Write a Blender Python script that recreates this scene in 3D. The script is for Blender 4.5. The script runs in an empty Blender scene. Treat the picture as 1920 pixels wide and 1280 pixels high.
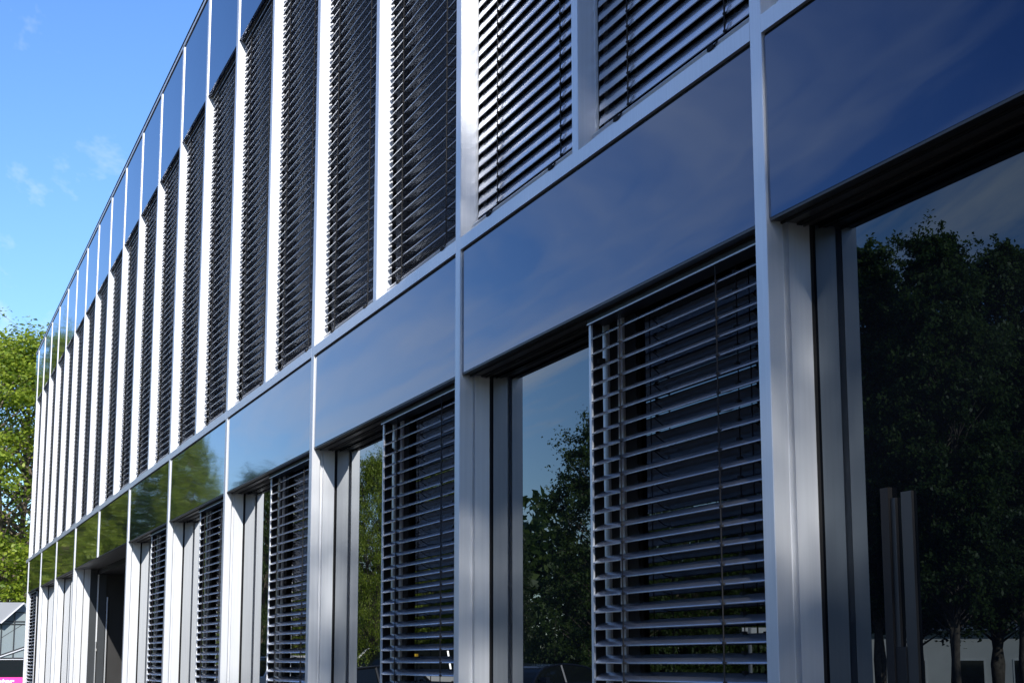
import bpy, bmesh, math, random
import numpy as np
from mathutils import Vector, Matrix
C = bpy.context.scene.collection
rad = math.radians
random.seed(7)

# ------------------------------------------------------------------ camera
CAM = Vector((3.8017, -1.9911, 0.0))
YAW, PITCH, ROLL, F = 1.2314268, 0.1818051, -0.0013533, 3254.11
cd = Vector((-math.sin(YAW) * math.cos(PITCH), math.cos(YAW) * math.cos(PITCH), math.sin(PITCH)))
cr0 = Vector((math.cos(YAW), math.sin(YAW), 0)); cu0 = cr0.cross(cd)
cr = cr0 * math.cos(ROLL) + cu0 * math.sin(ROLL); cu = -cr0 * math.sin(ROLL) + cu0 * math.cos(ROLL)
cam = bpy.data.cameras.new('camera'); camo = bpy.data.objects.new('camera', cam); C.objects.link(camo)
cam.sensor_width = 36; cam.lens = F / 1920 * 36; cam.clip_end = 3000; cam.clip_start = 0.05
camo.matrix_world = Matrix(((cr.x, cu.x, -cd.x, CAM.x), (cr.y, cu.y, -cd.y, CAM.y), (cr.z, cu.z, -cd.z, CAM.z), (0, 0, 0, 1)))
bpy.context.scene.camera = camo
def ray(u, v): return cd * F + cr * (u - 960) - cu * (v - 640)

# ------------------------------------------------------------------ sun and sky
SUN_PHI, SUN_EL = rad(73), rad(27.7)          # phi: from the facade's outward normal (-y) towards +x
sd = Vector((math.sin(SUN_PHI) * math.cos(SUN_EL), -math.cos(SUN_PHI) * math.cos(SUN_EL), math.sin(SUN_EL)))
sun = bpy.data.lights.new('sun', 'SUN'); sun.energy = 4.8; sun.angle = rad(0.5); sun.color = (1, 0.955, 0.88)
so = bpy.data.objects.new('sun', sun); C.objects.link(so); so.rotation_euler = sd.to_track_quat('Z', 'Y').to_euler()
so.location = (20, -8, 20)
w = bpy.data.worlds.new('World'); bpy.context.scene.world = w; w.use_nodes = True
nt = w.node_tree; N = nt.nodes; L = nt.links
bg = N['Background']; bg.inputs['Strength'].default_value = 0.15
sky = N.new('ShaderNodeTexSky'); sky.sky_type = 'NISHITA'; sky.sun_disc = False
sky.sun_elevation = SUN_EL; sky.sun_rotation = math.atan2(sd.x, sd.y)
sky.air_density = 1.0; sky.dust_density = 0.15; sky.ozone_density = 3.0; sky.altitude = 200
tc = N.new('ShaderNodeTexCoord'); sep = N.new('ShaderNodeSeparateXYZ'); L.new(tc.outputs['Generated'], sep.inputs[0])
def math_node(op, a, b=None, tree=nt, clamp=False):
    n = tree.nodes.new('ShaderNodeMath'); n.operation = op; n.use_clamp = clamp
    for i, x in enumerate((a, b)):
        if x is None: continue
        if isinstance(x, (int, float)): n.inputs[i].default_value = x
        else: tree.links.new(x, n.inputs[i])
    return n.outputs[0]
den = math_node('ADD', math_node('MAXIMUM', sep.outputs[2], 0.0), 0.10)
px_ = math_node('DIVIDE', sep.outputs[0], den); py_ = math_node('DIVIDE', sep.outputs[1], den)
cmb = N.new('ShaderNodeCombineXYZ'); L.new(px_, cmb.inputs[0]); L.new(py_, cmb.inputs[1])
mp = N.new('ShaderNodeMapping'); mp.inputs['Rotation'].default_value = (0, 0, rad(-82)); mp.inputs['Scale'].default_value = (0.22, 1.0, 1)
L.new(cmb.outputs[0], mp.inputs[0])
nz = N.new('ShaderNodeTexNoise'); nz.inputs['Scale'].default_value = 1.5; nz.inputs['Detail'].default_value = 7; nz.inputs['Roughness'].default_value = 0.64
nz.inputs['Distortion'].default_value = 0.7; L.new(mp.outputs[0], nz.inputs['Vector'])
rp = N.new('ShaderNodeValToRGB'); rp.color_ramp.elements[0].position = 0.532; rp.color_ramp.elements[1].position = 0.69
rp.color_ramp.elements[0].color = (0, 0, 0, 1); rp.color_ramp.elements[1].color = (0.75, 0.75, 0.75, 1)
L.new(nz.outputs[0], rp.inputs[0])
mx = N.new('ShaderNodeMixRGB'); L.new(rp.outputs[0], mx.inputs[0])
hsv = N.new('ShaderNodeHueSaturation'); hsv.inputs['Saturation'].default_value = 1.12; hsv.inputs['Hue'].default_value = 0.509; tn = N.new('ShaderNodeMixRGB'); tn.blend_type = 'MULTIPLY'; tn.inputs[0].default_value = 1; tn.inputs[2].default_value = (0.90, 0.99, 1.09, 1); L.new(sky.outputs[0], tn.inputs[1]); L.new(tn.outputs[0], hsv.inputs['Color']); L.new(hsv.outputs[0], mx.inputs[1])
mx.inputs[2].default_value = (5.9, 6.3, 7.0, 1); L.new(mx.outputs[0], bg.inputs[0])
vs = bpy.context.scene.view_settings; vs.view_transform = 'Standard'; vs.look = 'None'; vs.gamma = 1; vs.exposure = 0.36
bpy.context.scene.cycles.max_bounces = 10
bpy.context.scene.cycles.caustics_reflective = True

# ------------------------------------------------------------------ materials
def mat(name, base, metal=0.0, rough=0.5, noise=None, ior=1.5, bump=None, coat=0, noise_scale=(1, 1, 1), spec=None, tint=None):
    m = bpy.data.materials.new(name); m.use_nodes = True; t = m.node_tree; b = t.nodes['Principled BSDF']
    b.inputs['Base Color'].default_value = (*base, 1); b.inputs['Metallic'].default_value = metal
    b.inputs['Roughness'].default_value = rough; b.inputs['IOR'].default_value = ior; b.inputs['Coat Weight'].default_value = coat
    if tint: b.inputs['Specular Tint'].default_value = (*tint, 1)
    if spec is not None: b.inputs['Specular IOR Level'].default_value = spec
    if noise or bump:
        tx = t.nodes.new('ShaderNodeTexCoord'); mpn = t.nodes.new('ShaderNodeMapping'); t.links.new(tx.outputs['Object'], mpn.inputs[0])
        mpn.inputs['Scale'].default_value = noise_scale
    if noise:      # (scale, amount) colour and roughness variation
        n = t.nodes.new('ShaderNodeTexNoise'); n.inputs['Scale'].default_value = noise[0]; n.inputs['Detail'].default_value = 6
        t.links.new(mpn.outputs[0], n.inputs['Vector'])
        r = t.nodes.new('ShaderNodeValToRGB'); a = noise[1]
        r.color_ramp.elements[0].position = 0.3; r.color_ramp.elements[1].position = 0.7
        r.color_ramp.elements[0].color = (*[c * (1 - a) for c in base], 1); r.color_ramp.elements[1].color = (*[min(1, c * (1 + a)) for c in base], 1)
        t.links.new(n.outputs[0], r.inputs[0]); t.links.new(r.outputs[0], b.inputs['Base Color'])
        t.links.new(math_node('MULTIPLY_ADD', n.outputs[0], 0.25 * rough, t), b.inputs['Roughness']) if False else None
    if bump:       # (scale, distance)
        n2 = t.nodes.new('ShaderNodeTexNoise'); n2.inputs['Scale'].default_value = bump[0]; n2.inputs['Detail'].default_value = 2
        t.links.new(mpn.outputs[0], n2.inputs['Vector'])
        bm = t.nodes.new('ShaderNodeBump'); bm.inputs['Strength'].default_value = 1; bm.inputs['Distance'].default_value = bump[1]
        t.links.new(n2.outputs[0], bm.inputs['Height']); t.links.new(bm.outputs[0], b.inputs['Normal'])
    return m
M = {}
M['alu'] = mat('anodised_aluminium', (0.64, 0.66, 0.70), 0.62, 0.44, noise=(3, 0.045), noise_scale=(30, 30, 0.6))
M['slat'] = mat('slat_aluminium', (0.44, 0.465, 0.525), 0.88, 0.27, noise=(8, 0.05))
M['spandrel'] = mat('spandrel_glass', (0.004, 0.007, 0.018), 0, 0.03, ior=1.76, tint=(0.13, 0.41, 1.0), bump=(1.0, 0.0017), noise_scale=(0.9, 1, 3.2))
M['pane'] = mat('window_glass', (0.003, 0.004, 0.006), 0, 0.0, ior=1.62, tint=(0.5, 0.74, 0.95), bump=(1.0, 0.00012), noise_scale=(1.5, 1, 1.5))
M['dark'] = mat('dark_bronze_metal', (0.012, 0.012, 0.013), 0.0, 0.45, noise=(4, 0.3))
M['soffit'] = mat('soffit_bronze_sheet', (0.045, 0.040, 0.035), 0.0, 0.35, noise=(3, 0.2))
M['black'] = mat('black_gasket', (0.010, 0.010, 0.011), 0, 0.6, spec=0.2)
M['grey'] = mat('anthracite_frame', (0.025, 0.03, 0.036), 0.0, 0.4, noise=(5, 0.1))
M['cord'] = mat('cord_black', (0.03, 0.03, 0.031), 0, 0.9, spec=0.1)
M['concrete'] = mat('concrete_paving', (0.050, 0.049, 0.048), 0, 0.9, noise=(2.5, 0.15))
M['asphalt'] = mat('asphalt_surface', (0.045, 0.045, 0.047), 0, 0.9, noise=(6, 0.25))
M['grass'] = mat('grass_ground', (0.035, 0.06, 0.018), 0, 1, noise=(0.6, 0.4))
M['white'] = mat('white_render', (0.75, 0.74, 0.70), 0, 0.8, noise=(1.2, 0.06))
M['roofblue'] = mat('grey_blue_roof', (0.22, 0.27, 0.35), 0.2, 0.5, noise=(2, 0.1))
M['bark'] = mat('bark', (0.16, 0.13, 0.10), 0, 0.95, noise=(9, 0.4), bump=(30, 0.01))
M['rubber'] = mat('tyre_rubber', (0.02, 0.02, 0.02), 0, 0.8)
M['cglass'] = mat('car_glass', (0.01, 0.013, 0.013), 0, 0.03, ior=1.6)
M['chrome'] = mat('rim_metal', (0.5, 0.5, 0.52), 0.9, 0.3)
M['red'] = mat('red_lens', (0.55, 0.02, 0.02), 0, 0.2)
M['lens'] = mat('clear_lens', (0.7, 0.7, 0.72), 0.3, 0.1)
M['pink'] = mat('pink_sign_face', (0.85, 0.06, 0.38), 0, 0.4)
M['text'] = mat('white_letters', (0.85, 0.85, 0.85), 0, 0.5)
M['membrane'] = mat('translucent_roof_sheet', (0.27, 0.285, 0.31), 0, 0.45, noise=(1, 0.05))
M['fglass'] = mat('frosted_glass', (0.24, 0.29, 0.31), 0, 0.15, ior=1.5, noise=(0.8, 0.1))
M['signface'] = mat('white_sign_face', (0.8, 0.8, 0.78), 0, 0.5)
M['yellow'] = mat('yellow_panel', (0.8, 0.5, 0.05), 0, 0.4)
M['steel'] = mat('galvanised_steel', (0.45, 0.46, 0.47), 0.7, 0.45)
def paint(name, col): return mat(name, col, 0.15, 0.25, coat=0.6)
M['p_dark'] = paint('navy_car_paint', (0.015, 0.02, 0.035)); M['p_black'] = paint('black_car_paint', (0.008, 0.009, 0.009))
M['p_white'] = paint('white_car_paint', (0.78, 0.78, 0.77)); M['p_silver'] = paint('silver_car_paint', (0.42, 0.43, 0.45))
def leafmat(name, dark, light):
    m = bpy.data.materials.new(name); m.use_nodes = True; t = m.node_tree; b = t.nodes['Principled BSDF']
    g = t.nodes.new('ShaderNodeNewGeometry'); r = t.nodes.new('ShaderNodeValToRGB')
    r.color_ramp.elements[0].color = (*dark, 1); r.color_ramp.elements[1].color = (*light, 1)
    t.links.new(g.outputs['Random Per Island'], r.inputs[0]); t.links.new(r.outputs[0], b.inputs['Base Color'])
    b.inputs['Roughness'].default_value = 0.5
    tr = t.nodes.new('ShaderNodeBsdfTranslucent'); mxx = t.nodes.new('ShaderNodeMixShader'); mxx.inputs[0].default_value = 0.4
    hs = t.nodes.new('ShaderNodeHueSaturation'); hs.inputs['Value'].default_value = 1.7; t.links.new(r.outputs[0], hs.inputs['Color']); t.links.new(hs.outputs[0], tr.inputs[0])
    t.links.new(b.outputs[0], mxx.inputs[1]); t.links.new(tr.outputs[0], mxx.inputs[2]); t.links.new(mxx.outputs[0], t.nodes['Material Output'].inputs[0])
    return m
M['leaf'] = leafmat('maple_leaf', (0.10, 0.17, 0.016), (0.33, 0.40, 0.04))
M['leafdeep'] = leafmat('green_leaf', (0.035, 0.075, 0.018), (0.09, 0.14, 0.025))
M['needle'] = leafmat('conifer_needle', (0.03, 0.06, 0.02), (0.07, 0.11, 0.03))

# ------------------------------------------------------------------ mesh helpers
class MB:
    def __init__(s): s.v = []; s.f = []; s.m = []
    def box(s, a, b, mi=0):
        x0, y0, z0 = a; x1, y1, z1 = b; n = len(s.v)
        s.v += [(x0, y0, z0), (x1, y0, z0), (x1, y1, z0), (x0, y1, z0), (x0, y0, z1), (x1, y0, z1), (x1, y1, z1), (x0, y1, z1)]
        s.f += [tuple(n + i for i in q) for q in ((0, 3, 2, 1), (4, 5, 6, 7), (0, 1, 5, 4), (1, 2, 6, 5), (2, 3, 7, 6), (3, 0, 4, 7))]; s.m += [mi] * 6
    def prism(s, poly, z0, z1, mi=0, axis=2):      # poly in the two other axes
        n = len(s.v); k = len(poly)
        for z in (z0, z1):
            for p in poly:
                q = list(p); q.insert(axis, z); s.v.append(tuple(q))
        s.f.append(tuple(range(n, n + k))[::-1]); s.f.append(tuple(range(n + k, n + 2 * k)))
        for i in range(k): j = (i + 1) % k; s.f.append((n + i, n + j, n + k + j, n + k + i))
        s.m += [mi] * (k + 2)
    def tube(s, pts, rs, sides=6, mi=0, caps=True):
        n0 = len(s.v); pts = [Vector(p) for p in pts]
        if not isinstance(rs, (list, tuple)): rs = [rs] * len(pts)
        for i, p in enumerate(pts):
            d = (pts[min(i + 1, len(pts) - 1)] - pts[max(i - 1, 0)]).normalized()
            a = d.orthogonal().normalized() if i == 0 else (a - d * a.dot(d)).normalized()
            b = d.cross(a)
            for k in range(sides):
                t = 2 * math.pi * k / sides; s.v.append(tuple(p + (a * math.cos(t) + b * math.sin(t)) * rs[i]))
        for i in range(len(pts) - 1):
            for k in range(sides):
                a0 = n0 + i * sides + k; a1 = n0 + i * sides + (k + 1) % sides
                s.f.append((a0, a1, a1 + sides, a0 + sides)); s.m.append(mi)
        if caps:
            s.f.append(tuple(n0 + k for k in range(sides))[::-1]); s.f.append(tuple(n0 + (len(pts) - 1) * sides + k for k in range(sides))); s.m += [mi] * 2
    def build(s, name, mats, parent=None, smooth=False, loc=None, fix=False):
        me = bpy.data.meshes.new(name); me.from_pydata(s.v, [], s.f)
        if not isinstance(mats, (list, tuple)): mats = [mats]
        for m in mats: me.materials.append(m)
        me.polygons.foreach_set('material_index', s.m)
        if smooth: me.polygons.foreach_set('use_smooth', [True] * len(s.f))
        if fix:
            b = bmesh.new(); b.from_mesh(me); bmesh.ops.recalc_face_normals(b, faces=b.faces); b.to_mesh(me); b.free()
        me.update(); o = bpy.data.objects.new(name, me); C.objects.link(o)
        if parent: o.parent = parent
        if loc is not None: o.location = loc
        return o
def thing(name, label, cat, loc=(0, 0, 0), rz=0, group=None):
    o = bpy.data.objects.new(name, None); C.objects.link(o); o.location = loc; o.rotation_euler = (0, 0, rz); o.empty_display_size = 0.2
    tag(o, label, cat, group); return o
def tag(o, label, cat, group=None):
    o['label'] = label; o['category'] = cat
    if group: o['group'] = group
def struct(o): o['kind'] = 'structure'; return o
def copy_tree(root, loc=None, rz=None, scale=None, label=None, group=None):
    r = root.copy(); C.objects.link(r)
    if loc is not None: r.location = loc
    if rz is not None: r.rotation_euler = (0, 0, rz)
    if scale is not None: r.scale = scale
    if label: r['label'] = label
    if group: r['group'] = group
    for ch in root.children:
        c = ch.copy(); C.objects.link(c); c.parent = r
        for g in ch.children: d = g.copy(); C.objects.link(d); d.parent = c
    return r

# ------------------------------------------------------------------ the setting
GZ = -1.5
S = 2.5; W = 0.06; YG = 0.128
ZB, ZR, ZT, ZP, ZQ = 1.0755, 1.5649, 1.6123, 4.1561, 4.9657
K0, K1 = -10, 3
g = MB(); g.box((-600, -600, GZ - 0.3), (500, 600, GZ)); struct(g.build('ground', M['grass']))
g = MB(); g.box((-60, -30, GZ - 0.1), (40, -4.02, GZ + 0.02)); struct(g.build('parking_lot', M['asphalt']))
g = MB(); g.box((-32, -4.0, GZ - 0.1), (30, 0.2, GZ + 0.13)); struct(g.build('pavement', M['concrete']))
g = MB()
for i in range(14): g.box((-50 + i * 2.7, -16.5, GZ + 0.02), (-49.9 + i * 2.7, -11.5, GZ + 0.026))
struct(g.build('parking_lines', M['text']))

# ------------------------------------------------------------------ the office building
B = thing('office_building', 'two-storey office building with silver fins, blue mirror glass bands and rows of louvred windows', 'building')
D = 12.0; XL = K0 * S; XR = K1 * S + W
b = MB(); b.box((XL + 0.05, 0.2, GZ), (XL + 0.25, D, ZP)); b.build('side_wall', M['alu'], B)
b = MB(); b.box((XR - 0.2, 0.2, GZ), (XR - 0.01, D, ZQ - 0.05)); b.build('side_wall', M['alu'], B)
b = MB(); b.box((XL, D, GZ), (XR, D + 0.2, ZQ - 0.05)); b.build('back_wall', M['white'], B)
b = MB(); b.box((XL - 0.4, 0.3, ZP + 0.2), (XR, D, ZP + 0.45)); b.build('roof', M['concrete'], B)
b = MB(); b.box((XL, 0.45, ZB + 0.12), (XR, D - 0.05, ZR - 0.02)); b.build('floor_slab', M['dark'], B)
ex0, ex1 = -7 * S + W, -5 * S
# backing of the storeys behind the glass
b = MB(); b.box((XL + .3, 0.5, GZ), (ex0 - .1, 0.6, ZB - .01)); b.box((ex1 + .1, 0.5, GZ), (XR - .3, 0.6, ZB - .01)); b.box((XL + .3, 0.16, ZT + .01), (XR - .3, 0.26, ZP)); b.build('inner_wall', M['black'], B)
# parapet cap and rails
b = MB(); b.box((XL - 0.5, 0.0, ZQ + 0.012), (XR, 0.10, ZQ + 0.045)); b.box((XL - 0.5, 0.014, ZQ), (XR, 0.1, ZQ + 0.012), 1); b.box((XL - 0.5, -0.006, ZQ + 0.045), (XR, 0.11, ZQ + 0.053), 1)
b.build('parapet_cap', [M['alu'], M['black']], B)
# fins
def fin_lower(k, main=True):
    x = k * S; b = MB(); c = 0.0018
    poly = [(x + c, 0), (x + W - c, 0), (x + W, c), (x + W, 0.043), (x + W - .03, 0.043), (x + W - .03, 0.062), (x + W, 0.062), (x + W, 0.2), (x, 0.2), (x, c)]
    b.prism(poly, GZ + .13, ZB); b.build('ground_floor_fin', M['alu'], B, fix=True)
    b = MB(); b.box((x + W, 0.121, GZ + .13), (x + W + .004, YG, ZB - .002)); b.build('gasket', M['black'], B)
def fin_upper(x, z0, z1, ww):
    b = MB(); c = 0.0018
    b.prism([(x + c, 0), (x + ww - c, 0), (x + ww, c), (x + ww, 0.15), (x, 0.15), (x, c)], z0, z1)
    b.build('facade_fin', M['alu'], B, fix=True)
for k in range(K0, K1 + 1):
    x = k * S
    if k != -6: fin_lower(k)
    fin_upper(x, ZB, ZQ + (0.025 if k % 2 == 0 else 0.005) * 1, W)
    if k < K1:
        fin_upper(x + 1.25, ZT, ZQ, 0.052)
        # transom rail
        b = MB(); b.box((x + W, 0.0, ZR), (x + S, 0.13, ZT)); b.box((x + W, 0.012, ZR - .012), (x + S, 0.1, ZR), 1)
        for q in range(9): b.box((x + W + .12 + q * .27, 0.009, ZR - .012), (x + W + .14 + q * .27, 0.012, ZR - .006), 1)
        b.build('transom_rail', [M['alu'], M['black']], B)
        b = MB(); b.box((x + W + .003, 0.008, ZB + .006), (x + S - .003, 0.03, ZR - .012)); ta, tb_ = random.uniform(-.0012, .0012), random.uniform(-.0009, .0009)
        b.v = [(p[0], p[1] + (.0005 + (ta if p[0] > x + 1 else -ta) + (tb_ if p[2] > ZB + .2 else -tb_)) * (p[1] < .02), p[2]) for p in b.v]; b.build('spandrel_panel', M['spandrel'], B)
        b = MB(); b.box((x + W + .002, 0.010, ZB - .001), (x + S - .002, 0.034, ZB + .006)); b.build('drip_edge', M['dark'], B)
        for h in (0, 1):
            xa = x + (W if h == 0 else 1.25 + .052); xb = x + (1.25 if h == 0 else S)
            b = MB(); b.box((xa + .002, 0.008, ZP), (xb - .002, 0.03, ZQ)); b.build('parapet_panel', M['spandrel'], B)
            wf = MB(); z0, z1 = ZT, ZP; t = .045
            wf.box((xa, YG - .02, z0), (xb, YG + .02, z0 + t)); wf.box((xa, YG - .02, z1 - t - .05), (xb, YG + .02, z1)); wf.box((xa, YG - .02, z0 + t), (xa + t, YG + .02, z1 - t - .05)); wf.box((xb - t, YG - .02, z0 + t), (xb, YG + .02, z1 - t - .05))
            fo = wf.build('window', M['grey'], B)
            p = MB(); p.box((xa + t, YG - .002, z0 + t), (xb - t, YG + .01, z1 - t - .05)); p.build('pane', M['pane'], fo)
            q = MB(); q.box((xa, 0.034, ZP - .004), (xb, 0.2, ZP + .1)); q.build('soffit', M['dark'], B)
# corner return of the glass bands
for nm, z0, z1 in (('spandrel_panel', ZB + .006, ZR - .012), ('parapet_panel', ZP, ZQ)):
    b = MB(); b.box((XL - .5, 0.008, z0), (XL - .003, 0.03, z1)); b.box((XL - .5, 0.03, z0), (XL - .478, D, z1)); b.build(nm, M['spandrel'], B)
b = MB(); b.box((XL - .5, 0, ZR), (XL, 0.13, ZT)); b.box((XL - .5, 0.13, ZR), (XL - .37, D, ZT)); b.build('transom_rail', M['alu'], B)
b = MB(); b.box((XL - .47, .04, ZB + .01), (XL + .04, D, ZB + .05)); b.box((XL - .47, .04, ZP + .01), (XL + .04, D, ZP + .05)); b.build('soffit', M['dark'], B)
# ground floor bays: soffit, window
def lower_window(x0, x1, mull=True):
    b = MB(); b.box((x0, .034, ZB), (x1, .25, ZB + .1)); b.box((x0, .040, ZB - .006), (x1, .046, ZB - .0005), 1); b.box((x0, .086, ZB - .005), (x1, .1, ZB - .0005), 1); b.box((x0, .104, ZB - .008), (x1, .108, ZB - .0005), 0); b.build('soffit', [M['soffit'], M['black']], B)
    wf = MB(); zb = GZ + .13
    wf.box((x0, YG - .004, zb), (x1, YG + .03, zb + .06), 0)
    if mull:
        xm = x1 - 1.25
        wf.box((xm - .020, YG - .022, zb + .06), (xm + .026, YG + .03, ZB - .001), 1)
        wf.box((xm + .026, YG - .015, zb + .06), (xm + .112, YG + .03, ZB - .001), 0)
        wf.box((xm + .112, YG - .024, zb + .06), (xm + .150, YG + .03, ZB - .001), 1)
        wf.box((xm + .150, YG - .016, zb + .06), (xm + .235, YG + .03, ZB - .001), 0)
    fo = wf.build('window', [M['black'], M['alu']], B)
    panes = [(x0 + .004, x1)] if not mull else [(x0 + .004, x1 - 1.25 - .020), (x1 - 1.25 + .235, x1)]
    for a, c in panes:
        p = MB(); p.box((a, YG, zb + .06), (c, YG + .012, ZB - .0015)); p.build('pane', M['pane'], fo)
for k in range(K0, K1):
    if k in (-7, -6): continue
    lower_window(k * S + W, (k + 1) * S, k not in (-9, -8))
# pull handle of the nearest glass door
h = MB(); h.box((.430, .121, GZ + .5), (.473, YG - .0005, .37))
h.box((.352, .116, GZ + .3), (.385, YG - .0005, .385), 1); h.box((.387, .121, .03), (.406, YG - .0005, .36), 0)
h.box((.387, .119, GZ + .3), (.430, YG - .0005, .03), 1)
hd = h.build('door_handle', [M['dark'], M['black']], B)
# entrance: recessed doors across two bays
ex0, ex1 = -7 * S + W, -5 * S
b = MB(); b.box((ex0, .034, ZB), (ex1, .285, ZB + .1)); b.build('soffit', M['soffit'], B)
b = MB(); b.box((ex0, .285, ZB - .06), (ex1, 1.9, ZB + .1)); b.build('door_head', M['black'], B)
b = MB(); b.box((ex0 - .05, .2, GZ + .13), (ex0, .285, ZB)); b.box((ex0 - .05, .285, GZ + .13), (ex0 + .012, .30, ZB - .06), 1); b.box((ex0 - .05, .30, GZ + .13), (ex0 - .002, .39, ZB - .06)); b.box((ex0 - .05, .39, GZ + .13), (ex0 - .03, 1.9, ZB - .06), 2); b.build('entrance_side_panel', [M['grey'], M['alu'], M['dark']], B)
b = MB(); b.box((ex1, .2, GZ + .13), (ex1 + .05, 1.9, ZB - .06)); b.build('entrance_side_panel', M['dark'], B)
xs = np.linspace(ex0, ex1, 5)
for i in range(4):
    a, c = xs[i] + .004, xs[i + 1] - .004
    b = MB(); y0, y1 = 1.35, 1.40; z0, z1 = GZ + .135, ZB - .062; t = .07
    b.box((a, y0, z0), (a + t, y1, z1)); b.box((c - t, y0, z0), (c, y1, z1)); b.box((a + t, y0, z0), (c - t, y1, z0 + t)); b.box((a + t, y0, z1 - t), (c - t, y1, z1))
    d = b.build('door', M['grey'], B)
    p = MB(); p.box((a + t, y0 + .02, z0 + t), (c - t, y0 + .03, z1 - t)); p.build('pane', M['pane'], d)
h = MB(); h.tube([(ex0 + .03, .405, GZ + .3), (ex0 + .03, .405, .75)], .011, 8); h.tube([(ex0 + .03, .405, .6), (ex0 - .03, .405, .6)], .008, 6); h.build('entrance_handle', M['steel'], B)
h = MB(); h.tube([(ex0 + .03, .29, -.4), (ex0 + .03, .29, .23)], .008, 8); h.box((ex0 + .012, .283, .12), (ex0 + .04, .3, .15)); h.build('entrance_handle', M['steel'], B)
# shallow blank panels for the floor in front of the entrance
b = MB(); b.box((ex0, .2, GZ + .13), (ex1, 1.2, GZ + .134)); b.build('threshold', M['steel'], B)

# ------------------------------------------------------------------ venetian blinds
PITCHZ = 0.0505
def slat_profile(wid=.060, crown=.0042, n=10):
    pts = []
    for i in range(n + 1):
        t = i / n * 2 - 1; pts.append((t * wid / 2, crown * (1 - t * t) + (.0009 if i in (3, 7) else 0)))
    # rolled lips at both edges
    a = pts[0]; e = pts[-1]
    return [(a[0] + .0010, a[1] - .0024), (a[0] - .0010, a[1] - .0020), (a[0] - .0012, a[1] - .0006)] + pts + [(e[0] + .0012, e[1] - .0010), (e[0] - .0016, e[1] - .0018)]
PROF = slat_profile()
def slats_mesh(x0, x1, ztop, count, tilt, yc, sag=0.0, jit=0.9, seed=1):
    rnd = random.Random(seed); b = MB(); th = .0012
    for i in range(count):
        z = ztop - i * PITCHZ; tl = rad(tilt + rnd.uniform(-jit, jit)); ct, st = math.cos(tl), math.sin(tl)
        # t=-1 (outer edge, -y) is lower when tilt>0
        secs = [(x0, .62), (x0 + .005, .86), (x0 + .012, 1), (x1 - .012, 1), (x1 - .005, .86), (x1, .62)]
        base = len(b.v); k = len(PROF); dz = rnd.uniform(-.0006, .0006)
        for (x, sc) in secs:
            for side in (0, 1):
                for (py, pz) in PROF:
                    qy, qz = py * sc, pz - side * th
                    b.v.append((x, yc + qy * ct + -qz * st * 1.0, z + dz + qy * st + qz * ct))
        n2 = 2 * k
        for s_ in range(len(secs) - 1):
            o0 = base + s_ * n2; o1 = o0 + n2
            for j in range(k - 1):
                b.f.append((o0 + j, o0 + j + 1, o1 + j + 1, o1 + j)); b.f.append((o0 + k + j, o1 + k + j, o1 + k + j + 1, o0 + k + j + 1))
            b.f.append((o0, o1, o1 + k, o0 + k)); b.f.append((o0 + k - 1, o0 + 2 * k - 1, o1 + 2 * k - 1, o1 + k - 1))
            b.m += [0] * (2 * (k - 1) + 2)
        for o0, fl in ((base, 0), (base + (len(secs) - 1) * n2, 1)):
            for j in range(k - 1):
                q = (o0 + j, o0 + k + j, o0 + k + j + 1, o0 + j + 1); b.f.append(q if fl else q[::-1]); b.m.append(0)
    return b
YC = .078
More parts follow.
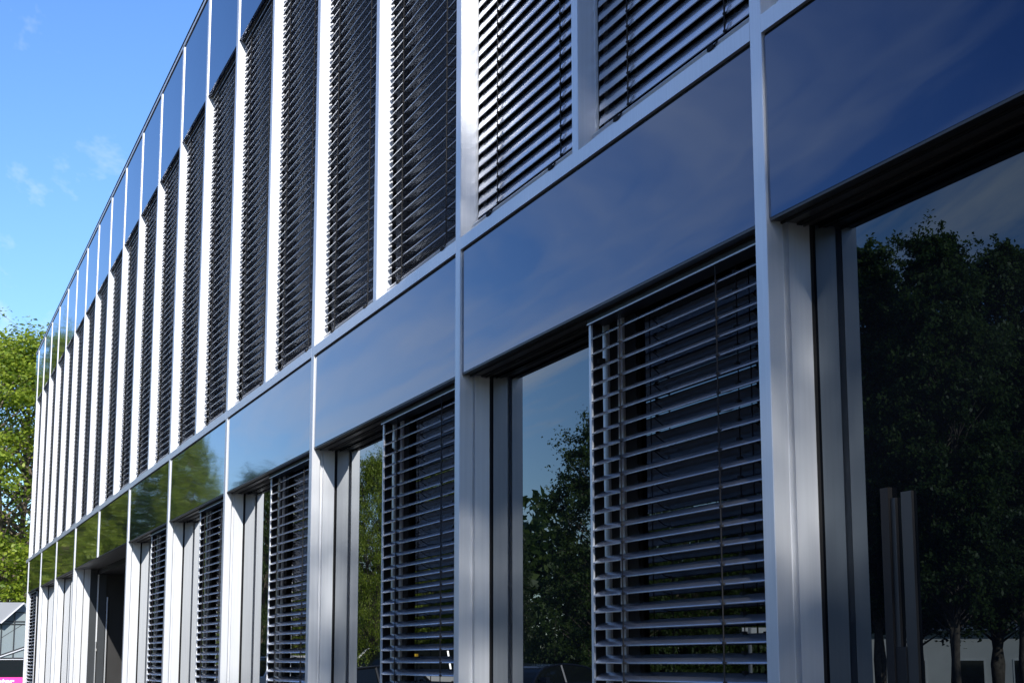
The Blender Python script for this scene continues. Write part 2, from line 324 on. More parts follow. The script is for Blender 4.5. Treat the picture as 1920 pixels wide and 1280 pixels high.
def make_blind(name, x0, x1, ztop, zbot, tilt, label, group, kind, lower):
    # origin at x0, blind hangs from its head rail down to the bottom rail
    r = thing(name, label, 'venetian blind', (x0, 0, ztop), group=group); Lx = x1 - x0; H = ztop - zbot
    cnt = int((H - .075) / PITCHZ); ct, st = math.cos(rad(tilt)), math.sin(rad(tilt)); zf = -.058
    slats_mesh(.012, Lx - .008, zf, cnt, tilt, YC, seed=int(abs(x0 * 10)) + 3).build('slats', M['slat'], r, smooth=True)
    b = MB(); b.box((.004, .046, -.022), (Lx - .004, .108, -.003)); b.box((.004, .0435, -.024), (Lx - .004, .046, -.020), 1)
    b.build('head_rail', [M['dark'], M['alu']], r)
    zl = zf - (cnt - 1) * PITCHZ
    zbr = zl - .052
    b = MB(); b.prism([(.050, zbr - .012), (.106, zbr - .012), (.108, zbr - .006), (.104, zbr + .003), (.052, zbr + .003), (.046, zbr - .004)], .010, Lx - .006, axis=0)
    b.box((.010, .050, zbr - .017), (Lx - .006, .10, zbr - .012), 1); b.box((.006, .044, zbr - .027), (Lx - .003, .11, zbr - .017), 0)
    b.build('bottom_rail', [M['alu'], M['black']], r, fix=True)
    # ladder cords, front and back, with a rung and a clip at every slat
    yf = YC - .030 * ct - .0035; yb = YC + .030 * ct + .0035; zof = -.030 * st; zob = .030 * st
    for cx in (.262, .927 if not lower else .925):
        b = MB(); rr = .0021
        b.tube([(cx, yf, -.02), (cx, yf, zbr)], rr, 5); b.tube([(cx, yb, -.02), (cx, yb, zbr)], rr * .8, 5)
        for i in range(cnt):
            z = zf - i * PITCHZ
            b.tube([(cx + .002, yf, z + zof - .003), (cx + .012, YC, z - .009), (cx + .02, yb, z + zob - .002)], .0016, 4)
            b.box((cx - .006, yf - .002, z + zof - .003), (cx + .005, yf + .006, z + zof + .003))
            if not lower or True:
                b.box((cx + .016, YC + .012 * ct, z + .012 * st + .004), (cx + .030, YC + .026 * ct, z + .02 * st + .0095))
                if kind == 'closed':
                    b.tube([(cx + .004, yf - .001, z + zof + .002), (cx + .013, yf - .004, z + zof + .010), (cx + .013, yf, z + zof + .026)], .0018, 4)
        b.tube([(cx, yf, zbr), (cx - .012, .046, zbr - .004), (cx - .045, .042, zbr - .012)], .0022, 5)
        b.box((cx - .062, .038, zbr - .018), (cx - .03, .052, zbr - .006))
        b.build('ladder_cord', M['cord'], r)
    # guide rails
    for gx in ((0.0005, .010), (Lx - .009, Lx - .0005)):
        b = MB()
        if lower and gx[0] < .1: b.box((-.014, .058, zbr - .08), (.004, .064, -.003)); b.box((-.014, .064, zbr - .08), (.004, .098, -.003), 1)
        else: b.box((gx[0], .072, zbr - .02), (gx[1] - .004, .090, -.003), 1); b.box((gx[0], .062, zbr - .02), (gx[0] + .002, .072, -.003), 0)
        b.build('guide_rail', [M['alu'], M['black']], r)
    if lower:
        b = MB(); 
        for zz in (-.145,): b.box((.006, .078, zz), (.016, YG - .026, zz + .016)); b.tube([(-.006, .075, zz + .008), (-.006, YG - .003, zz + .008)], .006, 6)
        b.build('wall_bracket', M['cord'], r)
    return r
ORD = ['first', 'second', 'third', 'fourth', 'fifth', 'sixth', 'seventh', 'eighth', 'ninth', 'tenth', 'eleventh', 'twelfth', 'thirteenth', 'fourteenth', 'fifteenth', 'sixteenth', 'seventeenth', 'last']
GU = 'open louvre blinds along the upper floor'; GC = 'closed pale louvre blinds on the upper floor'; GLW = 'half-height tilted blinds on the ground floor'
ub = make_blind('venetian_blind', -2.5 + 1.302 - 2.5, -2.5, ZP - .004, ZT, 3, 'x', GU, 'open', False)      # right half bay of bay -2
ub['label'] = 'upper-floor blind with open dark slats, right beside the pale closed blinds'
idx = 1
for hb in range(-4, -21, -1):        # half bays, going left
    k, h_ = divmod(hb, 2); xa = k * S + (W if h_ == 0 else 1.302); ln = ((k * S + 1.25) if h_ == 0 else (k + 1) * S) - xa
    lab = ('upper-floor blind with open dark slats, %s one left of the pale closed blinds' % ORD[idx]) if hb != -20 else 'upper-floor blind with open dark slats, at the far corner beside the tree'
    o = copy_tree(ub, (xa, 0, ZP - .004), scale=(ln / 1.198, 1, 1), label=lab); idx += 1
cb = make_blind('venetian_blind', -2.44, -1.25, ZP - .004, ZT, 66, 'pale closed upper-floor blind, the left one of the two, beside the dark open blinds', GC, 'closed', False)
copy_tree(cb, (-1.198, 0, ZP - .004), scale=(1.198 / 1.19, 1, 1), label='pale closed upper-floor blind, the right one of the two, above the wide blue panel')
copy_tree(cb, (W, 0, ZP - .004), label='closed upper-floor blind showing only its lowest corner at the top right edge')
lb = make_blind('venetian_blind', -1.25, 0, ZB - .001, GZ + .14, 24, 'largest ground-floor blind, nearest, its tilted slats in front of dark reflected trees', GLW, 'open', True)
for k, lab in ((-2, 'second largest ground-floor blind, in front of the reflected white van'),
               (-3, 'ground-floor blind third from the right, in front of the reflected red tail light'),
               (-4, 'ground-floor blind fourth from the right, in front of reflected parked cars'),
               (-5, 'narrow ground-floor blind just right of the dark entrance')):
    copy_tree(lb, (k * S + 1.25, 0, ZB - .001), label=lab)
copy_tree(lb, (-10 * S + W, 0, ZB - .001), scale=(.95, 1, 1), label='far ground-floor blind at the left corner of the building beside the pavilion')

# ------------------------------------------------------------------ trees
def leaves(centers, normals, sizes, rnd):
    n = len(centers); c = np.asarray(centers); nn = np.asarray(normals); nn /= np.linalg.norm(nn, axis=1, keepdims=True) + 1e-9
    r = rnd.normal(size=(n, 3)); a = np.cross(nn, r); a /= np.linalg.norm(a, axis=1, keepdims=True) + 1e-9; b = np.cross(nn, a)
    s = np.asarray(sizes)[:, None]; fold = nn * s * .12
    v = np.stack([c - a * s * .5, c - b * s * .32 + fold, c + a * s * .5, c + b * s * .32 + fold], 1).reshape(-1, 3)
    return v
def leaf_mesh(name, v, m):
    n = len(v) // 4; me = bpy.data.meshes.new(name); me.vertices.add(len(v)); me.vertices.foreach_set('co', v.astype(np.float32).ravel())
    me.loops.add(len(v)); me.loops.foreach_set('vertex_index', np.arange(len(v), dtype=np.int32)); me.polygons.add(n)
    me.polygons.foreach_set('loop_start', np.arange(0, 4 * n, 4, dtype=np.int32)); me.materials.append(m); me.update(calc_edges=True); return me
def tree_parts(seed, H, R, z0f, nclump, per, lsize, m, fork=1, flat=.45, clump=.55, trunk_r=.16):
    rnd = np.random.default_rng(seed); rr = random.Random(seed); tb = MB(); cs = []; ns = []
    z0 = H * z0f
    leaders = []
    for q in range(fork):
        an = 6.28 * q / fork + rr.random(); lean = (R * .35 if fork > 1 else 0)
        top = Vector((math.cos(an) * lean, math.sin(an) * lean, H * rr.uniform(.86, .95)))
        pts = [Vector((0.12 * math.cos(an) * (fork > 1), .12 * math.sin(an) * (fork > 1), -.1))]
        for i in range(1, 9):
            t = i / 8; p = Vector((top.x * t ** 1.3, top.y * t ** 1.3, top.z * t)) + Vector((rr.uniform(-1, 1), rr.uniform(-1, 1), 0)) * .06 * H * .15; pts.append(p)
        tb.tube(pts, [trunk_r * (1 - .9 * i / 8) + .01 for i in range(9)], 7); leaders.append(pts)
    for i in range(nclump):
        t = (i + .5) / nclump; z = z0 + (H - z0) * t ** .9; u = (z - z0) / (H - z0)
        prof = R * (max(.02, 1 - (2 * u - .85) ** 2 / 1.5)) ** .5 * (1 if u < .9 else .6)
        an = i * 2.399963 + rr.uniform(-.4, .4); rad_ = prof * rr.uniform(.25, 1.0) ** .55
        tip = Vector((math.cos(an) * rad_, math.sin(an) * rad_, z + rr.uniform(-.3, .3)))
        ld = rr.choice(leaders); tj = min(7.8, max(.8, 8 * (z - .45 * rad_ - .3) / H)); j = int(tj); st = ld[j].lerp(ld[j + 1], tj - j)
        mid = (st + tip) / 2 + Vector((rr.uniform(-.2, .2), rr.uniform(-.2, .2), .05 * rad_))
        tb.tube([st, mid, tip], [.028 * H / 8 + .006, .016, .005], 5, caps=False)
        cr_ = clump * R * rr.uniform(.25, .5)
        k = int(per * rr.uniform(.6, 1.3))
        # sprays: leaves strung along a few twigs of the clump
        for tw in range(7):
            d = rnd.normal(size=3); d[2] = d[2] * flat + .12; d /= np.linalg.norm(d); ln_ = cr_ * rr.uniform(.8, 1.9)
            o = np.array(tip); e = o + d * ln_
            if tw < 3: tb.tube([tuple(o), tuple(o + d * ln_ * .5 + np.array([0, 0, .03])), tuple(e)], [.008, .005, .003], 4, caps=False)
            kk = max(2, k // 7); s = rnd.random(kk) ** .7
            c = o + np.outer(s, d * ln_) + rnd.normal(size=(kk, 3)) * np.array([1, 1, .6]) * cr_ * .2
            cs.append(c); nn = rnd.normal(size=(kk, 3)) * .55 + np.array([0, 0, .9]) + d * .3; ns.append(nn)
    c = np.concatenate(cs); n = np.concatenate(ns); sz = lsize * (0.7 + .7 * rnd.random(len(c)))
    return tb, leaf_mesh('crown', leaves(c, n, sz, rnd), m)
def conifer_parts(seed, H, R, m):
    rnd = np.random.default_rng(seed); rr = random.Random(seed); tb = MB(); tb.tube([(0, 0, -.1), (0, 0, H * .5), (0, 0, H)], [.15, .08, .01], 7); cs = []; ns = []
    for i in range(150):
        u = (i / 150) ** .9; z = H * (.05 + .95 * u); r = R * (1 - u) ** .8 * rr.uniform(.65, 1.1) + .05; an = i * 2.4 + rr.random(); d = np.array([math.cos(an), math.sin(an), -.12])
        tb.tube([(0, 0, z), tuple(np.array([0, 0, z]) + d * r)], [.02, .004], 4, caps=False)
        k = int(30 + 130 * r / R); s = rnd.random(k) ** .6; c = np.array([0, 0, z]) + np.outer(s * r, d) + rnd.normal(size=(k, 3)) * np.array([.13, .13, .09]) * (1.2 - .5 * s[:, None]); c[:, 2] -= .1 * rnd.random(k)
        cs.append(c); ns.append(rnd.normal(size=(k, 3)) * .7 + np.array([0, 0, .6]))
    c = np.concatenate(cs); n = np.concatenate(ns)
    return tb, leaf_mesh('crown', leaves(c, n, .10 * (0.7 + .6 * rnd.random(len(c))), rnd), m)
def tree_proto(name, label, parts, group=None):
    r = thing(name, label, 'tree', group=group); tb, me = parts
    tb.build('trunk', M['bark'], r, smooth=True); o = bpy.data.objects.new('crown', me); C.objects.link(o); o.parent = r; return r
GT = 'trees around the car park'
P = {}
P['maple'] = (tree_proto('maple_tree', 'x', tree_parts(3, 12.5, 4.6, .08, 290, 400, .13, M['leaf'], fork=3, clump=.5), GT), 12.5, 4.6)
P['broad'] = (tree_proto('broadleaf_tree', 'x', tree_parts(5, 8, 2.4, .06, 170, 300, .11, M['leafdeep'], fork=2, clump=.6), GT), 8, 2.4)
P['tall'] = (tree_proto('broadleaf_tree', 'x', tree_parts(8, 13, 2.4, .24, 230, 380, .15, M['leafdeep'], fork=2, clump=.7), GT), 13, 2.4)
P['shade'] = (tree_proto('broadleaf_tree', 'x', tree_parts(21, 16, 3.9, .60, 85, 260, .17, M['leafdeep'], fork=1, clump=.6, trunk_r=.22), GT), 16, 3.9)
P['conifer'] = (tree_proto('conifer_tree', 'x', conifer_parts(4, 6.5, 1.5, M['needle']), GT), 6.5, 1.5)
used = set()
def place(kind, x, y, H, R, rz, label):
    p, h0, r0 = P[kind]; sc = (R / r0, R / r0, H / h0)
    if kind not in used:
        used.add(kind); p.location = (x, y, GZ); p.scale = sc; p.rotation_euler = (0, 0, rz); p['label'] = label; return p
    return copy_tree(p, (x, y, GZ), rz, sc, label)
def refl(u, dist, plane=YG):     # a point that shows at pixel column u in the mirror glass of the facade
    d = ray(u, 1238); d = Vector((d.x, d.y, 0)).normalized() * dist; return CAM.x + d.x, 2 * plane - (CAM.y + d.y)
def top(v, dist): return (1238 - v) / F * dist * 0.96 - GZ
def refl_tree(kind, u, dist, v, hw, rz, label, plane=YG):
    x, y = refl(u, dist, plane); place(kind, x, y, top(v, dist), hw * dist / F, rz, label)
# the tree seen directly beyond the far corner, and its neighbours mirrored in the far glass
place('maple', -53, 1.6, top(650, 57), 4.7, 0.4, 'bright green maple rising beyond the far left corner of the building')
refl_tree('maple', 92, 57, 640, 75, 5.0, 'green tree mirrored in the last three parapet panels at the far corner', .008)
refl_tree('maple', 160, 60, 800, 80, 0.7, 'tree mirrored in the far green panels of the glass band above the entrance', .008)
refl_tree('maple', 235, 60, 790, 105, 2.0, 'yellow-green tree mirrored in the green stretch of the glass band', .008)
refl_tree('maple', 345, 56, 812, 62, 4.1, 'tree whose top meets the sky in the mirrored glass band', .008)
refl_tree('broad', 470, 60, 896, 60, 1.1, 'low tree mirrored at the bottom edge of the pale blue panel', .008)
refl_tree('maple', 560, 62, 900, 70, 3.0, 'yellow-green tree mirrored behind the third ground-floor blind')
refl_tree('maple', 700, 46, 862, 75, 5.2, 'green tree mirrored in the glass left of the second ground-floor blind')
refl_tree('maple', 805, 50, 835, 80, 1.9, 'green tree mirrored behind the second ground-floor blind above the white van')
refl_tree('conifer', 975, 52, 985, 55, 0.5, 'pointed conifer mirrored beside the silver fin left of the nearest blind')
refl_tree('broad', 1145, 45, 775, 120, 2.6, 'dark spreading tree mirrored left of and behind the nearest blind')
refl_tree('broad', 1290, 50, 960, 110, 0.9, 'dark tree mirrored behind the middle of the nearest blind')
refl_tree('broad', 1420, 52, 900, 110, 4.4, 'dark tree mirrored behind the right end of the nearest blind')
refl_tree('tall', 1650, 50, 470, 120, 0.3, 'tall dark tree mirrored in the large window beside the silver fin')
refl_tree('tall', 1790, 48, 446, 110, 2.2, 'tallest dark tree, mirrored in the middle of the large window')
refl_tree('tall', 1925, 52, 478, 120, 4.0, 'tall dark tree mirrored in the large window at its right edge')
refl_tree('tall', 1715, 56, 690, 150, 1.3, 'lower dark tree mirrored behind and between the tall trees, above the handle')
refl_tree('tall', 1870, 58, 640, 150, 3.1, 'lower dark tree mirrored behind the tall trees, right of the handle')
# tree standing right of the camera that dapples the nearest bays
place('shade', 19.7, -4.0, 15.8, 3.9, 1.0, 'tall tree growing right of the photographer that shades the nearest bays')
# shrubs along the far edge of the car park
def bush_parts(seed):
    rnd = np.random.default_rng(seed); n = 5200; c = rnd.normal(size=(n, 3)); c /= np.linalg.norm(c, axis=1, keepdims=True)
    rr_ = .55 + .5 * rnd.random(n)[:, None] ** .5; lob = 1 + .22 * np.sin(c[:, :1] * 7 + seed) * np.cos(c[:, 1:2] * 6); c = c * rr_ * lob * np.array([1.5, 1.0, .95]); c[:, 2] = np.abs(c[:, 2])
    tb = MB()
    for i in range(9): a = i * .7; tb.tube([(0, 0, -.05), (.5 * math.cos(a), .4 * math.sin(a), .7)], [.025, .008], 4)
    return tb, leaf_mesh('crown', leaves(c, c + rnd.normal(size=(n, 3)) * .5 + np.array([0, 0, .4]), .09 * (0.7 + .6 * rnd.random(n)), rnd), M['leafdeep'])
bt, bme = bush_parts(2)
bush = thing('shrub', 'x', 'shrub', group='shrubs behind the parked cars'); bt.build('stem', M['bark'], bush); o = bpy.data.objects.new('crown', bme); C.objects.link(o); o.parent = bush
first = True
for u, dist, v, hw, lab in ((1010, 47, 1165, 70, 'low shrub mirrored above the roof of the dark saloon'), (1095, 48, 1150, 75, 'low shrub mirrored between the dark saloon and the nearest blind'),
                            (1200, 49, 1140, 80, 'low shrub mirrored behind the left half of the nearest blind'), (1310, 50, 1120, 80, 'low shrub mirrored behind the nearest blind just left of the white sign'),
                            (1425, 50, 1130, 80, 'low shrub mirrored behind the white sign'), (1540, 50, 1150, 80, 'low shrub mirrored in the large window beside the fin'),
                            (800, 54, 1110, 75, 'shrub mirrored behind the white van'), (690, 50, 1100, 60, 'shrub mirrored left of the second blind above the black car')):
    x, y = refl(u, dist); sc = (hw * dist / F / 1.6,) * 2 + (top(v, dist) / 1.1,); 
    if first: bush.location = (x, y, GZ); bush.scale = sc; bush.rotation_euler = (0, 0, .7); bush['label'] = lab; first = False
    else: copy_tree(bush, (x, y, GZ), u * .01, sc, lab)

# far wood behind the car park, one mass
def woodland():
    rnd = np.random.default_rng(12); n = 110000; cs = []; t = rnd.random(n)
    x = -120 + 150 * t; y = -48 - 10 * rnd.random(n) - 0 * x
    m2 = rnd.random(n) < .3                                   # its arm behind the far end of the car park
    y2 = -50 + 62 * t; x2 = -88 - 8 * rnd.random(n); x = np.where(m2, x2, x); y = np.where(m2, y2, y)
    m3 = (~m2) & (rnd.random(n) < .35)                        # unseen arm opposite the nearest bays, added to darken the slat undersides
    x = np.where(m3, -14 + 85 * t, x); y = np.where(m3, -30 - 5 * rnd.random(n), y)
    a = np.where(m2, y, x); h = np.where(m3, 3.0, 0) + 8.3 + 1.3 * np.sin(a * .35) + 1.1 * np.sin(a * .93 + 1) + .8 * np.sin(a * 2.1 + 2)
    z = GZ + h * rnd.random(n) ** .7
    c = np.stack([x, y, z], 1); v = leaves(c, rnd.normal(size=(n, 3)) + np.array([0, 0, .5]), .6 * (.6 + .8 * rnd.random(n)), rnd)
    o = bpy.data.objects.new('woodland', leaf_mesh('woodland', v, M['leafdeep'])); C.objects.link(o); o['kind'] = 'stuff'
woodland()

# ------------------------------------------------------------------ vehicles
def wheel(r, x, y, R=.32, wd=.2):
    b = MB(); n = 20
    prof = [(R * .62, 0), (R * .96, 0), (R, .03), (R, wd - .03), (R * .96, wd), (R * .62, wd)]
    for i in range(n):
        a = 2 * math.pi * i / n
        for (q, yy) in prof: b.v.append((x + q * math.cos(a), y - wd / 2 + yy, R + q * math.sin(a)))
    for i in range(n):
        j = (i + 1) % n
        for k in range(6): l = (k + 1) % 6; b.f.append((i * 6 + k, i * 6 + l, j * 6 + l, j * 6 + k)); b.m.append(0)
    wo = b.build('wheel', M['rubber'], r, smooth=False, fix=True)
    b = MB(); b.tube([(x, y - wd * .4, R), (x, y + wd * .4, R)], R * .62, 16)
    for i in range(5):
        a = i * 1.2566; b.box((x - .02, y - wd * .43, R - .02), (x + .02, y + wd * .43, R + .02)); b.tube([(x, y - wd * .44, R), (x + R * .55 * math.cos(a), y - wd * .44, R + R * .55 * math.sin(a))], .03, 5); b.tube([(x, y + wd * .44, R), (x + R * .55 * math.cos(a), y + wd * .44, R + R * .55 * math.sin(a))], .03, 5)
    b.build('rim', M['chrome'], wo)
def car(name, label, cat, prof, cabin, width, paintm, loc, rz, wheels, group='cars parked in the car park', extra=None):
    r = thing(name, label, cat, loc, rz, group); hw = width / 2
    b = MB(); k = len(prof)
    for yy, ins in ((-hw, .0), (-hw + .12, None), (hw - .12, None), (hw, .0)):
        for (x, z) in prof:
            if ins is None: b.v.append((x * 1.01, yy, z + (.02 if z > .6 else 0)))
            else: b.v.append((x * .985, yy, z * .985 + .005))
    for s_ in range(3):
        for i in range(k): j = (i + 1) % k; b.f.append((s_ * k + i, s_ * k + j, (s_ + 1) * k + j, (s_ + 1) * k + i)); b.m.append(0)
    b.f.append(tuple(range(k))); b.f.append(tuple(range(3 * k, 4 * k))[::-1]); b.m += [0, 0]
    b.build('body', paintm, r, fix=True)
    # greenhouse: arched section, narrower towards the roof; glass sides and screens, painted roof and pillars
    (xa, xb, xc, xd, zb_, zt) = cabin; t = .17; ctl = [(xa, zb_), (xb, zt - .03), (xc, zt - .02), (xd, zb_)]
    arch = [ctl[0]]
    for q in range(1, 16):
        u_ = q / 16; x = xa + (xd - xa) * u_
        if x < xb: f_ = (x - xa) / (xb - xa); z = zb_ + (zt - .05 - zb_) * math.sin(f_ * math.pi / 2) ** .9
        elif x > xc: f_ = (xd - x) / (xd - xc); z = zb_ + (zt - .05 - zb_) * math.sin(f_ * math.pi / 2) ** .9
        else: f_ = (x - xb) / (xc - xb); z = zt - .05 + .05 * math.sin(f_ * math.pi)
        arch.append((x, z))
    arch.append(ctl[3]); hwz = lambda z: hw - .05 - t * (z - zb_) / (zt - zb_)
    gb = MB(); rb = MB()
    for (x, z) in arch: gb.v += [(x, -hwz(z), z), (x, hwz(z), z), (x, -hw + .05, zb_ - .02), (x, hw - .05, zb_ - .02)]
    for q in range(16):
        a0, a1 = 4 * q, 4 * q + 4; gb.f += [(a0, a1, a1 + 1, a0 + 1), (a0 + 2, a1 + 2, a1, a0), (a0 + 1, a1 + 1, a1 + 3, a0 + 3)]; gb.m += [0] * 3
    gb.build('windows', M['cglass'], r)
    top_ = [p for p in arch if p[1] > zt - .12]; n_ = len(top_)
    for off in (.012, -.01):
        for (x, z) in top_: rb.v += [(x, -hwz(z) - .01, z + off), (x, hwz(z) + .01, z + off)]
    for q in range(n_ - 1):
        a0 = 2 * q; rb.f += [(a0, a0 + 2, a0 + 3, a0 + 1), (a0 + 2 * n_, a0 + 2 * n_ + 1, a0 + 2 * n_ + 3, a0 + 2 * n_ + 2), (a0, a0 + 2 * n_, a0 + 2 * n_ + 2, a0 + 2), (a0 + 1, a0 + 3, a0 + 2 * n_ + 3, a0 + 2 * n_ + 1)]; rb.m += [0] * 4
    rb.build('roof', paintm, r, smooth=False, fix=True)
    b = MB()
    for sgn in (-1, 1):
        for q0, q1 in ((0, 16),):
            b.tube([(x, sgn * (hwz(z) + .005), z) for (x, z) in arch], .03, 5)
        xm = xa * .45 + xd * .55; b.tube([(xm, sgn * (hw - .05), zb_), (xm, sgn * (hwz(zt)), zt - .02)], .035, 5)
    b.build('pillars', paintm, r)
    for wx in wheels:
        for sgn in (-1, 1): wheel(r, wx, sgn * (hw - .09))
    x0 = min(p[0] for p in prof); x1 = max(p[0] for p in prof)
    for sgn in (-1, 1):
        b = MB(); b.box((x1 * 1.01 - .06, sgn * (hw - .35) - .16, .62), (x1 * 1.01 + .012, sgn * (hw - .35) + .16, .76)); b.build('headlight', M['lens'], r)
        b = MB(); b.box((x0 * 1.01 - .012, sgn * (hw - .3) - .14, .7), (x0 * 1.01 + .06, sgn * (hw - .3) + .14, .9)); b.build('tail_light', M['red'], r)
        b = MB(); b.box((cabin[3] - .35, sgn * (hw + .1) - .09, cabin[4] + .02), (cabin[3] - .2, sgn * (hw + .1) + .09, cabin[4] + .16)); b.build('mirror', paintm, r)
    return r
SED = [(-2.25, .3), (-2.3, .6), (-2.2, .95), (-1.6, 1.0), (1.0, .95), (1.9, .85), (2.25, .65), (2.28, .3)]
SEDC = (-1.75, -1.05, .25, 1.05, .94, 1.40)
VAN = [(-2.5, .3), (-2.52, 1.0), (-2.5, 1.15), (1.9, 1.15), (2.3, .95), (2.45, .7), (2.45, .3)]
VANC = (-2.45, -2.3, 1.1, 1.85, 1.12, 1.88)
SUV = [(-2.2, .35), (-2.25, .8), (-2.2, 1.08), (1.0, 1.05), (1.9, .98), (2.2, .8), (2.25, .35)]
SUVC = (-2.1, -1.8, .5, 1.15, 1.04, 1.62)
def at(u, d): x, y = refl(u, d); return (x, y, GZ + .02)
va = math.atan2(-cd.y, cd.x)
car('parked_car', 'dark navy saloon mirrored at the foot of the glass left of the nearest blind', 'car', SED, SEDC, 1.8, M['p_dark'], at(1000, 43), rad(60), (-1.35, 1.35))
van = car('parked_van', 'white van mirrored behind the lower slats of the second ground-floor blind', 'van', VAN, VANC, 1.95, M['p_white'], at(795, 46), rad(62), (-1.6, 1.5))
y_ = MB(); y_.box((1.2, -.99, 1.5), (1.9, -.80, 1.66)); y_.build('yellow_marking', M['yellow'], van)
car('parked_car', 'black hatchback mirrored left of the second ground-floor blind', 'car', SED, (-1.9, -1.3, .25, 1.0, .94, 1.36), 1.8, M['p_black'], at(648, 40), rad(64), (-1.35, 1.35))
car('parked_car', 'white estate car with a red tail light mirrored behind the third blind', 'car', SUV, SUVC, 1.8, M['p_white'], at(530, 52), rad(70), (-1.35, 1.35))
car('parked_car', 'silver car mirrored behind the fourth ground-floor blind', 'car', SED, SEDC, 1.8, M['p_silver'], at(400, 56), rad(75), (-1.35, 1.35))

# ------------------------------------------------------------------ low white building mirrored in the large window
bx, by = refl(1790, 78); ang = math.atan2(by - CAM.y, bx - CAM.x) + math.pi / 2
wb = thing('white_building', 'low white building with dark windows mirrored under the tall trees', 'building', (bx, by, GZ), ang)
# local: facade faces -y or +y; decide so that it faces the office
toff = Vector((CAM.x - bx, 0.2 - by, 0)); fy = 1 if (Matrix.Rotation(-ang, 3, 'Z') @ toff).y > 0 else -1
b = MB(); hz = 2.75; ww = 14
ys = sorted((0, -6 * fy)); b.box((-ww, ys[0], 0), (ww, ys[1], hz)); b.build('wall', M['white'], wb)
b = MB(); yy = sorted((.45 * fy, -6.4 * fy)); b.box((-ww - .4, yy[0], hz), (ww + .4, yy[1], hz + .35)); b.build('roof', M['roofblue'], wb)
for i in range(11):
    x = -12.3 + i * 2.46; y2 = sorted((.03 * fy, -.05 * fy)); b = MB(); b.box((x - .07, y2[0], .3), (x + 1.27, y2[1], 1.55)); wn = b.build('window', M['signface'], wb)
    y3 = sorted((.045 * fy, .031 * fy)); b = MB(); b.box((x, y3[0], .36), (x + 1.2, y3[1], 1.49)); b.build('pane', M['cglass'], wn)

# ------------------------------------------------------------------ white sign on a post
sx, sy = refl(1407, 30); sp = thing('sign_post', 'small white double-panel sign on a steel post mirrored behind the nearest blind', 'sign', (sx, sy, GZ), va)
b = MB(); b.tube([(0, 0, 0), (0, 0, 2.05)], .035, 10); b.build('post', M['steel'], sp)
zt_ = (1238 - 1178) / F * 30 - GZ
for a, c in ((-.13, .12), (.15, .36)):
    b = MB(); b.box((-c, -.02, zt_ - .28), (-a, .02, zt_)); b.build('panel', M['signface'], sp)
sp.rotation_euler = (0, 0, math.atan2(sy - CAM.y, sx - CAM.x) - math.pi / 2)

# ------------------------------------------------------------------ pavilion beyond the far corner
PX = -40.0; Dp = CAM.x - PX
def pw(u, v, x=PX):
    d = ray(u, v); t = (x - CAM.x) / d.x; p = CAM + d * t; return p.y, p.z
pv = thing('pavilion', 'glazed pavilion with pale sheet roof and pink sign beyond the far left corner', 'building', (PX, 0, GZ))
def L_(u, v): y, z = pw(u, v); return (y, z - GZ)
ya, yb = L_(0, 1200)[0] - 1.6, L_(48, 1200)[0] + 3.4
zr0 = L_(0, 1168)[1]; zr1 = L_(0, 1129)[1]
def quadbar(b, p, q, wdt, x0, x1, mi=0):       # bar between two (y,z) points in the facade plane
    d = Vector((q[0] - p[0], q[1] - p[1])); n = Vector((-d.y, d.x)).normalized() * wdt / 2
    b.prism([(p[0] - n.x, p[1] - n.y), (q[0] - n.x, q[1] - n.y), (q[0] + n.x, q[1] + n.y), (p[0] + n.x, p[1] + n.y)], x0, x1, mi, axis=0)
b = MB(); z_g0 = L_(0, 1228)[1]; b.box((-.06, ya, L_(0, 1212)[1] - .25), (-.02, yb, zr1 - .04)); b.build('glass_wall', M['fglass'], pv)
b = MB(); p0 = L_(0, 1168); p1 = L_(44, 1130)
b.prism([(ya, p0[1]), (p0[0], p0[1]), (p1[0], zr1), (ya, zr1)], -.02, .25, axis=0); b.build('roof', M['membrane'], pv, fix=True)
b = MB()
quadbar(b, p0, p1, .03, .25, .28); quadbar(b, L_(0, 1171), L_(47, 1129), .02, .0, .03, 1)
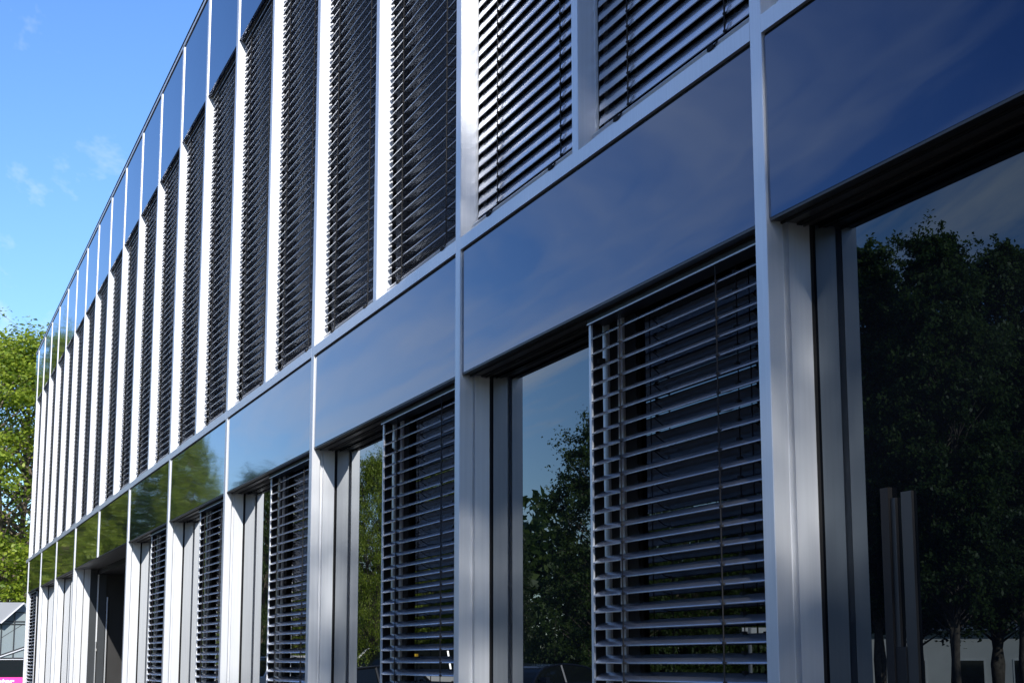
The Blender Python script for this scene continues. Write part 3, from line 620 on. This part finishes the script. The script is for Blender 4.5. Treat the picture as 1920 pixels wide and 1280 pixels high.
for u in (1.5, 25.5, 49, 73, 97, 121): yy_, _ = L_(u, 1200); b.box((-.02, yy_ - .012, L_(0, 1216)[1] - .22), (.02, yy_ + .012, L_(0, 1147)[1] if u > 10 else p0[1]), 1)
for v in (1147, 1164, 1169): zz = L_(20, v)[1]; b.box((-.019, L_(14 if v < 1150 else 2, v)[0], zz - .009), (.015, yb, zz + .009), 1)
quadbar(b, L_(2, 1195), L_(42, 1170), .008, -.02, -.01, 1)  # diagonal reflection on the glass, built as a thin grey bar
quadbar(b, L_(-30, 1238), L_(60, 1207), .03, -.018, .03, 1); quadbar(b, L_(-30, 1240.5), L_(60, 1209.5), .025, -.018, .03, 0)
b.build('frame_and_reflection', [M['alu'], M['grey']], pv, fix=True)
b = MB(); za = L_(20, 1236)[1]; b.box((-.05, ya, za), (.05, yb, za + .02)); b.build('ledge', M['alu'], pv)
b = MB(); b.box((-.3, ya, 0), (-.08, yb, za + .3), 0); b.box((-.055, ya, L_(20, 1267)[1] - .02), (.03, yb, za - .003), 0); b.build('dark_base', M['cglass'], pv)
b = MB(); b.box((-.3, ya, zr1 - .04), (-5, yb, zr1)); b.box((-.3, ya, 0), (-5, ya + .1, zr1 - .04)); b.box((-.3, yb - .1, 0), (-5, yb, zr1 - .04)); b.build('shell', M['membrane'], pv, fix=True)
zs = L_(20, 1267)[1]; b = MB(); b.box((-.05, ya, .2), (.045, yb, zs - .022)); sg = b.build('sign_panel', M['pink'], pv)
fc = bpy.data.curves.new('letters', 'FONT'); fc.body = 'ater'; fc.size = .27; fc.extrude = .004; fc.align_x = 'RIGHT'; fc.space_character = .88; fc.offset = .006
fc.materials.append(M['text']); fo = bpy.data.objects.new('lettering', fc); C.objects.link(fo); fo.parent = sg
dg = bpy.context.evaluated_depsgraph_get(); me = bpy.data.meshes.new_from_object(fo.evaluated_get(dg)); bpy.data.objects.remove(fo)
fo = bpy.data.objects.new('lettering', me); C.objects.link(fo); fo.parent = sg
fo.location = (.05, L_(26.5, 1270)[0], L_(15, 1273)[1] - .14); fo.rotation_euler = (rad(90), 0, rad(90))
